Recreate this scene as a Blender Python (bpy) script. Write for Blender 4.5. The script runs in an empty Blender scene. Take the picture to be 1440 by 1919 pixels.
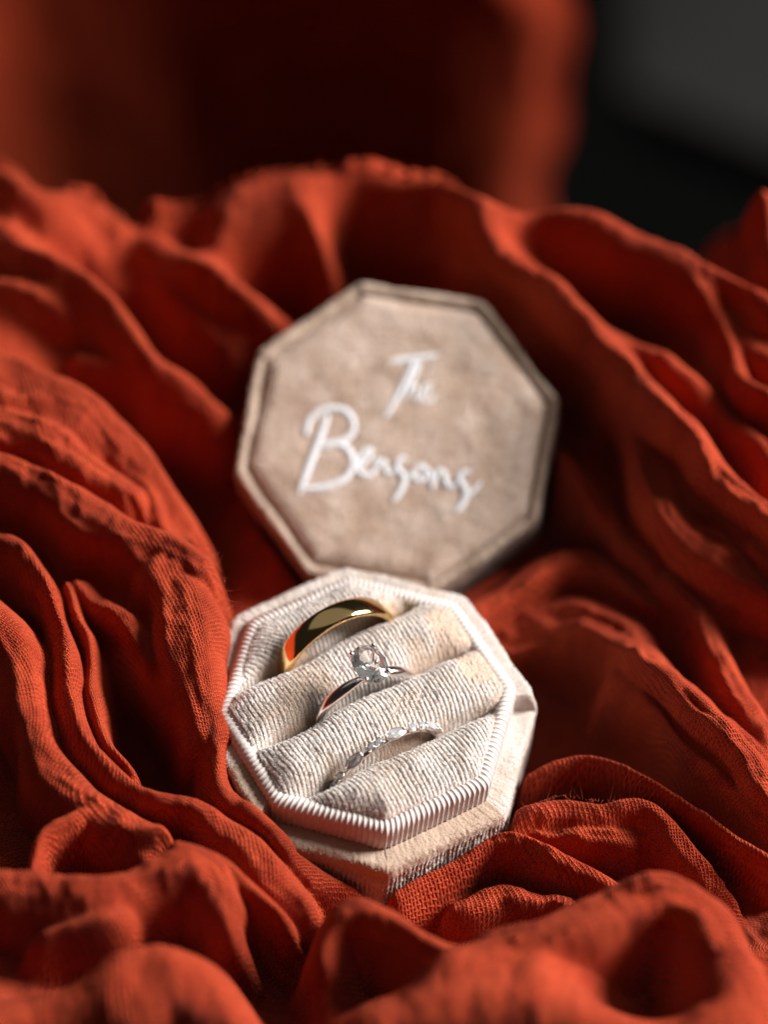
import bpy, math
import numpy as np
from mathutils import Matrix, Vector
rng = np.random.default_rng(7)
S = 0.01                       # all sizes below are written in centimetres
sc = bpy.context.scene
COL = sc.collection

# ---------------------------------------------------------------- camera
ELEV = math.radians(40)
F = 5917.0                     # focal length in photo pixels (1440 x 1919)
# axes of the camera in the world: right, up, back (towards the viewer)
MW = np.array([[1, 0, 0],
               [0, math.sin(ELEV), -math.cos(ELEV)],
               [0, math.cos(ELEV), math.sin(ELEV)]])
T_BASE = np.array([-0.262, -2.945, -49.85])
R_BASE = np.array([[0.8634, -0.5009, 0.0602], [0.38065, 0.72508, 0.57391], [-0.33113, -0.4726, 0.8167]])
R_LID = np.array([[0.98355, 0.17587, -0.04132], [-0.16002, 0.95424, 0.25263], [0.08385, -0.24186, 0.96668]])
T_LID = np.array([0.20, 1.235, -51.1285]) * 1.042
CAM = -MW @ T_BASE             # box top centre sits at the world origin
cd = bpy.data.cameras.new('camera'); cam = bpy.data.objects.new('camera', cd); COL.objects.link(cam)
sc.camera = cam
cd.sensor_fit = 'VERTICAL'; cd.sensor_height = 36; cd.sensor_width = 27
cd.lens = 36 * F / 1919
cd.clip_start = 0.02; cd.clip_end = 50
cam.matrix_world = Matrix([list(MW[i]) + [CAM[i] * S] for i in range(3)] + [[0, 0, 0, 1]])
cd.dof.use_dof = True; cd.dof.focus_distance = 49.35 * S
cd.dof.aperture_fstop = cd.lens * 0.001 / (2.25 * S)
cd.dof.aperture_blades = 0

# ---------------------------------------------------------------- light
w = bpy.data.worlds.new('World'); sc.world = w; w.use_nodes = True
bg = w.node_tree.nodes['Background']; bg.inputs[0].default_value = (1.0, 0.93, 0.88, 1); bg.inputs[1].default_value = 0.015
def area(name, dircam, dist, sx, sy, power, col):
    d = MW @ (np.array(dircam) / np.linalg.norm(dircam))
    l = bpy.data.lights.new(name, 'AREA'); l.shape = 'RECTANGLE'; l.size = sx * S; l.size_y = sy * S
    l.energy = power; l.color = col
    o = bpy.data.objects.new(name, l); COL.objects.link(o)
    o.location = Vector(d * dist * S)
    o.rotation_euler = Vector(d).to_track_quat('Z', 'Y').to_euler()
    return o
area('window_light', (0.76, 0.46, 0.28), 130, 45, 60, 52, (1.0, 0.965, 0.935))
area('reflection_fill_light', (0.04, 0.82, 0.57), 150, 280, 150, 2.7, (1.0, 0.95, 0.86))  # added lamp without a real source: soft fill and reflections in the rings
sc.view_settings.view_transform = 'Standard'; sc.view_settings.look = 'None'
sc.view_settings.exposure = 0; sc.view_settings.gamma = 1
sc.cycles.max_bounces = 10; sc.cycles.diffuse_bounces = 2; sc.cycles.transmission_bounces = 10; sc.cycles.transparent_max_bounces = 10

# ---------------------------------------------------------------- helpers
def w4(Rc, Tc):                # camera-frame rotation and cm position -> world matrix
    R = MW @ Rc; t = (MW @ Tc + CAM) * S
    return Matrix([list(R[i]) + [t[i]] for i in range(3)] + [[0, 0, 0, 1]])
M_BASE = w4(R_BASE, T_BASE); M_LID = w4(R_LID, T_LID)
def tag(o, label=None, cat=None, group=None, kind=None):
    if label: o['label'] = label
    if cat: o['category'] = cat
    if group: o['group'] = group
    if kind: o['kind'] = kind
    return o
def empty(name, M, off=(0, 0, 0)):
    o = bpy.data.objects.new(name, None); COL.objects.link(o)
    o.empty_display_size = 0.005
    o.matrix_world = M @ Matrix.Translation(Vector(off) * S)
    return o
def mesh(name, V, Fc, mat, parent=None, smooth=True, uv=None, M=None, nap=None):
    V = np.asarray(V, float) * S
    me = bpy.data.meshes.new(name)
    if isinstance(Fc, np.ndarray):
        n, k = Fc.shape
        me.vertices.add(len(V)); me.vertices.foreach_set('co', V.astype(np.float32).ravel())
        me.loops.add(n * k); me.loops.foreach_set('vertex_index', Fc.astype(np.int32).ravel())
        me.polygons.add(n); me.polygons.foreach_set('loop_start', np.arange(0, n * k, k, dtype=np.int32))
        me.update(calc_edges=True); me.validate()
    else:
        me.from_pydata(V.tolist(), [], Fc)
        me.update()
    me.polygons.foreach_set('use_smooth', [smooth] * len(me.polygons))
    if uv is not None:
        l = me.uv_layers.new(name='uv')
        vi = np.empty(len(me.loops), np.int32); me.loops.foreach_get('vertex_index', vi)
        l.data.foreach_set('uv', uv[vi].astype(np.float32).ravel())
    if nap is not None:
        at = me.attributes.new('nap', 'FLOAT', 'POINT'); at.data.foreach_set('value', np.asarray(nap, np.float32).ravel())
    me.materials.append(mat)
    o = bpy.data.objects.new(name, me); COL.objects.link(o)
    if parent is not None: o.parent = parent
    if M is not None: o.matrix_world = M
    return o
def gridf(nu, nv, cu=False, cv=False):         # quad indices of an nu x nv grid (index = i*nv + j)
    i = np.arange(nu if cu else nu - 1)[:, None]; j = np.arange(nv if cv else nv - 1)[None, :]
    i2 = (i + 1) % nu; j2 = (j + 1) % nv
    return np.stack([i * nv + j, i2 * nv + j, i2 * nv + j2, i * nv + j2], -1).reshape(-1, 4)
def normals(V, nu, nv, cu=False):              # V (nu,nv,3)
    if cu: du = np.roll(V, -1, 0) - np.roll(V, 1, 0)
    else: du = np.gradient(V, axis=0)
    dv = np.gradient(V, axis=1)
    n = np.cross(du, dv); return n / (np.linalg.norm(n, axis=-1, keepdims=True) + 1e-12)
def vnoise(x, y, seed=0):                      # smooth value noise, about -1..1
    r = np.random.default_rng(seed).uniform(-1, 1, (256, 256))
    xi = np.floor(x).astype(int); yi = np.floor(y).astype(int); fx = x - xi; fy = y - yi
    fx = fx * fx * (3 - 2 * fx); fy = fy * fy * (3 - 2 * fy)
    g = lambda a, b: r[a & 255, b & 255]
    return (g(xi, yi) * (1 - fx) + g(xi + 1, yi) * fx) * (1 - fy) + (g(xi, yi + 1) * (1 - fx) + g(xi + 1, yi + 1) * fx) * fy
def sstep(a, b, x):
    t = np.clip((x - a) / (b - a), 0, 1); return t * t * (3 - 2 * t)

# ---------------------------------------------------------------- materials
def newmat(name):
    m = bpy.data.materials.new(name); m.use_nodes = True
    nt = m.node_tree; b = nt.nodes['Principled BSDF']; return m, nt, b
def nd(nt, t, **kw):
    n = nt.nodes.new(t)
    for k, v in kw.items(): setattr(n, k, v)
    return n
def mth(nt, op, a, b=None, clamp=False):
    n = nt.nodes.new('ShaderNodeMath'); n.operation = op; n.use_clamp = clamp
    for i, v in enumerate((a, b)):
        if v is None: continue
        if isinstance(v, (int, float)): n.inputs[i].default_value = v
        else: nt.links.new(v, n.inputs[i])
    return n.outputs[0]
def ramp(nt, fac, stops):
    r = nt.nodes.new('ShaderNodeValToRGB'); e = r.color_ramp.elements
    while len(e) < len(stops): e.new(0.5)
    for x, (p, c) in zip(e, stops): x.position = p; x.color = (*c, 1)
    nt.links.new(fac, r.inputs[0]); return r.outputs[0]
def noise(nt, scale, vec=None, detail=3, rough=0.55):
    n = nt.nodes.new('ShaderNodeTexNoise'); n.inputs['Scale'].default_value = scale
    n.inputs['Detail'].default_value = detail; n.inputs['Roughness'].default_value = rough
    if vec is not None: nt.links.new(vec, n.inputs['Vector'])
    return n.outputs[0]

def cloth_material(name, weave=True, dk=1.0):
    m, nt, b = newmat(name)
    uvn = nd(nt, 'ShaderNodeUVMap'); uvn.uv_map = 'uv'
    sep = nd(nt, 'ShaderNodeSeparateXYZ'); nt.links.new(uvn.outputs[0], sep.inputs[0])
    U, V = sep.outputs[0], sep.outputs[1]
    n1 = noise(nt, 1.3, uvn.outputs[0], 4, 0.6)
    n2 = noise(nt, 9.0, uvn.outputs[0], 3, 0.6)
    mix = mth(nt, 'ADD', mth(nt, 'MULTIPLY', n1, 0.6), mth(nt, 'MULTIPLY', n2, 0.4))
    col = ramp(nt, mix, [(0.3, (0.34*dk, 0.026*dk, 0.008*dk)), (0.7, (0.56*dk, 0.070*dk, 0.020*dk))])
    b.inputs['Roughness'].default_value = 0.8
    b.inputs['Specular IOR Level'].default_value = 0.2
    b.inputs['Sheen Weight'].default_value = 0.08; b.inputs['Sheen Roughness'].default_value = 0.5
    b.inputs['Sheen Tint'].default_value = (1.0, 0.42, 0.25, 1)
    nt.links.new(col, b.inputs['Base Color'])
    out = nt.nodes['Material Output']
    if weave:
        P = 1 / 0.064
        wob = noise(nt, 2.2, uvn.outputs[0], 2, 0.5); wob2 = noise(nt, 2.6, uvn.outputs[0], 2, 0.5)
        jit = noise(nt, 26, uvn.outputs[0], 1, 0.5)
        u = mth(nt, 'MULTIPLY', mth(nt, 'ADD', U, mth(nt, 'ADD', mth(nt, 'MULTIPLY', wob, 0.10), mth(nt, 'MULTIPLY', jit, 0.012))), P * math.pi)
        v = mth(nt, 'MULTIPLY', mth(nt, 'ADD', V, mth(nt, 'ADD', mth(nt, 'MULTIPLY', wob2, 0.10), mth(nt, 'MULTIPLY', jit, 0.012))), P * math.pi)
        su = mth(nt, 'SINE', u); sv = mth(nt, 'SINE', v)
        au = mth(nt, 'POWER', mth(nt, 'ABSOLUTE', su), 0.9); av = mth(nt, 'POWER', mth(nt, 'ABSOLUTE', sv), 0.9)
        par = mth(nt, 'MULTIPLY', mth(nt, 'COSINE', mth(nt, 'MULTIPLY', u, 1.0)), mth(nt, 'COSINE', mth(nt, 'MULTIPLY', v, 1.0)))
        par = mth(nt, 'ADD', mth(nt, 'MULTIPLY', par, 0.35), 0.65)
        par2 = mth(nt, 'SUBTRACT', 1.3, par)
        h = mth(nt, 'MAXIMUM', mth(nt, 'MULTIPLY', mth(nt, 'SUBTRACT', 1.0, au), par), mth(nt, 'MULTIPLY', mth(nt, 'SUBTRACT', 1.0, av), par2))
        fib = noise(nt, 60, uvn.outputs[0], 2, 0.6)
        hh = mth(nt, 'ADD', h, mth(nt, 'MULTIPLY', fib, 0.25))
        bp = nd(nt, 'ShaderNodeBump'); bp.inputs['Strength'].default_value = 0.9; bp.inputs['Distance'].default_value = 0.0004
        nt.links.new(hh, bp.inputs['Height']); nt.links.new(bp.outputs[0], b.inputs['Normal'])
        # open gaps of the gauze between the threads
        hole = mth(nt, 'SUBTRACT', 1.0, mth(nt, 'MULTIPLY', h, 4.0), True)
        loose = nd(nt, 'ShaderNodeMapRange'); loose.inputs[1].default_value = 0.38; loose.inputs[2].default_value = 0.62
        loose.inputs[3].default_value = 0.25; loose.inputs[4].default_value = 0.85
        nt.links.new(noise(nt, 0.9, uvn.outputs[0], 2, 0.5), loose.inputs[0])
        fac = mth(nt, 'MULTIPLY', hole, loose.outputs[0], True)
        tr = nd(nt, 'ShaderNodeBsdfTransparent'); mx = nd(nt, 'ShaderNodeMixShader')
        tl = nd(nt, 'ShaderNodeBsdfTranslucent'); tl.inputs[0].default_value = (0.45, 0.04, 0.01, 1)
        m0 = nd(nt, 'ShaderNodeMixShader'); m0.inputs[0].default_value = 0.12
        nt.links.new(b.outputs[0], m0.inputs[1]); nt.links.new(tl.outputs[0], m0.inputs[2])
        nt.links.new(fac, mx.inputs[0]); nt.links.new(m0.outputs[0], mx.inputs[1]); nt.links.new(tr.outputs[0], mx.inputs[2])
        nt.links.new(mx.outputs[0], out.inputs[0])
    return m
M_CLOTH = cloth_material('rust_gauze')
M_CLOTH2 = cloth_material('rust_gauze_far', False, 0.95)  # same cloth, the dimness of the background put into its colour

def velvet_material(name, c1, c2, bump=0.5, sheen=0.35, nap=None):
    m, nt, b = newmat(name)
    tc = nd(nt, 'ShaderNodeTexCoord')
    n1 = noise(nt, 160, tc.outputs['Object'], 3, 0.6)
    n2 = noise(nt, 2600, tc.outputs['Object'], 2, 0.6)
    mix = mth(nt, 'ADD', mth(nt, 'MULTIPLY', n1, 0.55), mth(nt, 'MULTIPLY', n2, 0.45))
    cr = ramp(nt, mix, [(0.38, c1), (0.62, c2)])
    if nap:                     # velvet sheen put into the colour: tan where the pile turns from light
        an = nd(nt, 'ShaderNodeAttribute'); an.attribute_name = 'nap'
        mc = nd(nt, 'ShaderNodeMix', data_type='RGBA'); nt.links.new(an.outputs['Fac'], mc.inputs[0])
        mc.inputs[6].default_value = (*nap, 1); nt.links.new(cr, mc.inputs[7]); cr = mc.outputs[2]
    nt.links.new(cr, b.inputs['Base Color'])
    b.inputs['Roughness'].default_value = 0.75; b.inputs['Specular IOR Level'].default_value = 0.25
    b.inputs['Sheen Weight'].default_value = sheen; b.inputs['Sheen Roughness'].default_value = 0.32
    b.inputs['Sheen Tint'].default_value = (1, 0.97, 0.95, 1)
    bp = nd(nt, 'ShaderNodeBump'); bp.inputs['Strength'].default_value = bump; bp.inputs['Distance'].default_value = 0.0003
    nt.links.new(mth(nt, 'ADD', n2, mth(nt, 'MULTIPLY', n1, 1.5)), bp.inputs['Height']); nt.links.new(bp.outputs[0], b.inputs['Normal'])
    return m
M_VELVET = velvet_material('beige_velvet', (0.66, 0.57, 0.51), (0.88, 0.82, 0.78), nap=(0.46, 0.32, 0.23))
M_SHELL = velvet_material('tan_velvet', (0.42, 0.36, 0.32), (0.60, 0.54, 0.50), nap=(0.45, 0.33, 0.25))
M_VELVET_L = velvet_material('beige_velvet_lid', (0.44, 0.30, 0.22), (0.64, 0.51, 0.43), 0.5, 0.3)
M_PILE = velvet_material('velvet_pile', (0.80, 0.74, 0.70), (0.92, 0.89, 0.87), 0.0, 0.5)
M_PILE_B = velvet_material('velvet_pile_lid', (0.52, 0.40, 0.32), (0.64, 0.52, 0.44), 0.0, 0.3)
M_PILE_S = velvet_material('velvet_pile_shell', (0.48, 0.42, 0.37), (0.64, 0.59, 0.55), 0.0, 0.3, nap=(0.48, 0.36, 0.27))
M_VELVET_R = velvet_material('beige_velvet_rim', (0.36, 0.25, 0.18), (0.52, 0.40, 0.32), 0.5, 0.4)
def simple(name, col, rough, metal=0.0, **kw):
    m, nt, b = newmat(name)
    b.inputs['Base Color'].default_value = (*col, 1); b.inputs['Roughness'].default_value = rough; b.inputs['Metallic'].default_value = metal
    for k, v in kw.items(): b.inputs[k].default_value = v
    return m, nt, b
def metal(name, col, rough):
    m, nt, b = simple(name, col, rough, 1.0)
    tc = nd(nt, 'ShaderNodeTexCoord')
    n = noise(nt, 1800, tc.outputs['Object'], 3, 0.6)
    r = nd(nt, 'ShaderNodeMapRange'); r.inputs[3].default_value = rough * 0.6; r.inputs[4].default_value = rough * 1.6
    nt.links.new(n, r.inputs[0]); nt.links.new(r.outputs[0], b.inputs['Roughness'])
    return m
M_GOLD = metal('yellow_gold', (0.88, 0.63, 0.29), 0.10)
M_WGOLD = metal('white_gold', (0.90, 0.86, 0.83), 0.16)
M_DIAM2, _, _ = simple('small_diamond', (1, 1, 1), 0.05, 0.0, **{'Transmission Weight': 0.75, 'IOR': 1.8})
M_DIAM, _, _ = simple('diamond', (1, 1, 1), 0.0, 0.0, **{'Transmission Weight': 0.96, 'IOR': 1.75, 'Specular IOR Level': 1.0})
M_PRINT, _, _ = simple('white_print', (0.74, 0.76, 0.79), 0.7)
def ribbon_mat():
    m, nt, b = simple('grosgrain', (0.72, 0.63, 0.58), 0.5)
    b.inputs['Sheen Weight'].default_value = 0.3
    uvn = nd(nt, 'ShaderNodeUVMap'); uvn.uv_map = 'uv'
    n = noise(nt, 12, uvn.outputs[0], 3, 0.6)
    nt.links.new(ramp(nt, n, [(0.3, (0.56, 0.49, 0.455)), (0.7, (0.66, 0.59, 0.555))]), b.inputs['Base Color'])
    wv = nd(nt, 'ShaderNodeTexWave'); wv.bands_direction = 'Y'; wv.inputs['Scale'].default_value = 22
    nt.links.new(uvn.outputs[0], wv.inputs[0])
    bp = nd(nt, 'ShaderNodeBump'); bp.inputs['Strength'].default_value = 0.15; bp.inputs['Distance'].default_value = 0.0001
    nt.links.new(wv.outputs[0], bp.inputs['Height']); nt.links.new(bp.outputs[0], b.inputs['Normal'])
    return m
M_RIB = ribbon_mat()

# ---------------------------------------------------------------- draped cloth
d = np.array([0, math.sin(math.radians(28)), math.cos(math.radians(28))])
vax = np.array([0, d[2], -d[1]]); uax = np.array([1.0, 0, 0])
P0 = T_BASE - 1.75 * R_BASE[:, 2]
def px2uv(px, py, h):
    r = np.array([(px - 720) / F, -(py - 959.5) / F, -1.0])
    t = (P0 @ d + h) / (r @ d); p = r * t - P0
    return p @ uax, p @ vax
u = np.concatenate([np.arange(-14, -8.6, .12), np.arange(-8.6, 8.6, .025), np.arange(8.6, 14, .12)])
v = np.concatenate([np.arange(-9, -4.6, .10), np.arange(-4.6, 8.5, .025), np.arange(8.5, 19.5, .055)])
NU, NV = len(u), len(v)
U, V = np.meshgrid(u, v, indexing='ij')
# slow billow of the whole pile
H = 0.25 * vnoise(U / 2.6 + 9, V / 2.6 + 3, 1) + 0.12 * vnoise(U / 1.1, V / 1.1, 2)
H += 1.5 * sstep(-3.5, -6.5, U) + 0.8 * sstep(4.2, 8, U) + 1.2 * sstep(-2.5, -5.0, V)
H -= 0.3
for x_, y_, r1, r2, dp in ((1090, 1250, 1.3, 2.2, 1.3), (1130, 850, 1.0, 2.6, 1.1), (385, 850, .9, 2.6, 1.2), (720, 470, 2.4, 1.6, 1.2), (560, 640, 2, 2, .6), (500, 1800, 1.0, 1.2, .8)):
    a_, b_ = px2uv(x_, y_, 0); H -= dp * np.exp(-((U - a_) / r1) ** 2 - ((V - b_) / r2) ** 2)
def fold(pts, wl, wr, pw=2.0, wr_amp=0.10, seed=0, base=None, sharp=None):
    """a ridge of cloth along a spine traced as (photo x, photo y, height); wl / wr: half widths left / right of its direction"""
    global H
    P = []
    for x, y, h in pts: a, b = px2uv(x, y, h); P.append((a, b, h))
    P = np.array(P)
    # Catmull-Rom resample
    Q = []
    E = np.vstack([2 * P[0] - P[1], P, 2 * P[-1] - P[-2]])
    for i in range(1, len(E) - 2):
        for t in np.linspace(0, 1, 5, endpoint=False):
            a, b, c, e = E[i - 1], E[i], E[i + 1], E[i + 2]
            Q.append(0.5 * ((2 * b) + (-a + c) * t + (2 * a - 5 * b + 4 * c - e) * t * t + (-a + 3 * b - 3 * c + e) * t ** 3))
    Q.append(P[-1]); Q = np.array(Q)
    W = max(wl, wr) * 1.25 + 0.1
    i0, i1 = np.searchsorted(u, [Q[:, 0].min() - W, Q[:, 0].max() + W]); j0, j1 = np.searchsorted(v, [Q[:, 1].min() - W, Q[:, 1].max() + W])
    if i1 <= i0 or j1 <= j0: return
    uu, vv = U[i0:i1, j0:j1], V[i0:i1, j0:j1]
    best = np.full(uu.shape, 1e9); side = np.zeros_like(best); hh = np.zeros_like(best); al = np.zeros_like(best)
    L = 0.0
    for k in range(len(Q) - 1):
        a, b = Q[k], Q[k + 1]; e = b[:2] - a[:2]; l = math.hypot(*e)
        if l < 1e-6: continue
        t = np.clip(((uu - a[0]) * e[0] + (vv - a[1]) * e[1]) / l / l, 0, 1)
        dx = uu - a[0] - t * e[0]; dy = vv - a[1] - t * e[1]; D = np.hypot(dx, dy)
        m = D < best
        best = np.where(m, D, best); side = np.where(m, np.sign(e[0] * dy - e[1] * dx), side)
        hh = np.where(m, a[2] + t * (b[2] - a[2]), hh); al = np.where(m, L + t * l, al); L += l
    best = np.abs(best * side + .10 * vnoise(uu / .75, vv / .75, 99) ); 
    wid = np.where(side > 0, wl, wr) * (1 + 0.18 * vnoise(al / 0.7 + seed * 3.1, al * 0, seed + 5))
    s = best / wid
    sg = side * best
    wa_ = vnoise(al / .55 + seed, sg / .6, seed + 60)
    wr_ = 1.45 * wr_amp * (.42 * vnoise(al / .38 + wa_, sg / .42, seed + 61) + .12 * vnoise(al / .16 + wa_, sg / .2, seed + 63)
                           + .20 - .45 * np.abs(vnoise(sg / .30 + .8 * wa_, al / 1.3, seed + 62)) + vnoise(sg / 0.16 + 0.5 * vnoise(al / 0.5, al * 0 + 3, seed + 8), al / 1.1 + seed, seed + 20) * 0.55
                    + 1.25 * vnoise(sg / 0.40 + seed + .5 * wa_, al / 1.2, seed + 30) + 0.25 * vnoise(sg / 0.08, al / 0.5, seed + 40))
    taper = np.minimum(1, np.minimum(al, L - al) / 0.01 + 1)
    prof = np.where(s < 1, (lambda q: .5 * q ** .68 + .5 * q * q * (3 - 2 * q))(np.maximum(1 - s ** (pw * .9), 0)), -4 * (s - 1))
    loc = H[i0:i1, j0:j1]
    bs = base if base is not None else -0.2
    z = bs + (hh - bs) * prof + wr_ * np.clip(prof, 0, 1)
    z = np.where(s < 1.25, z, -99)
    k = 0.05
    H[i0:i1, j0:j1] = np.where(z > loc + k, z, np.where(z < loc - k, loc, (loc + z) / 2 + k / 4 + (z - loc) ** 2 / (4 * k)))
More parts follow.
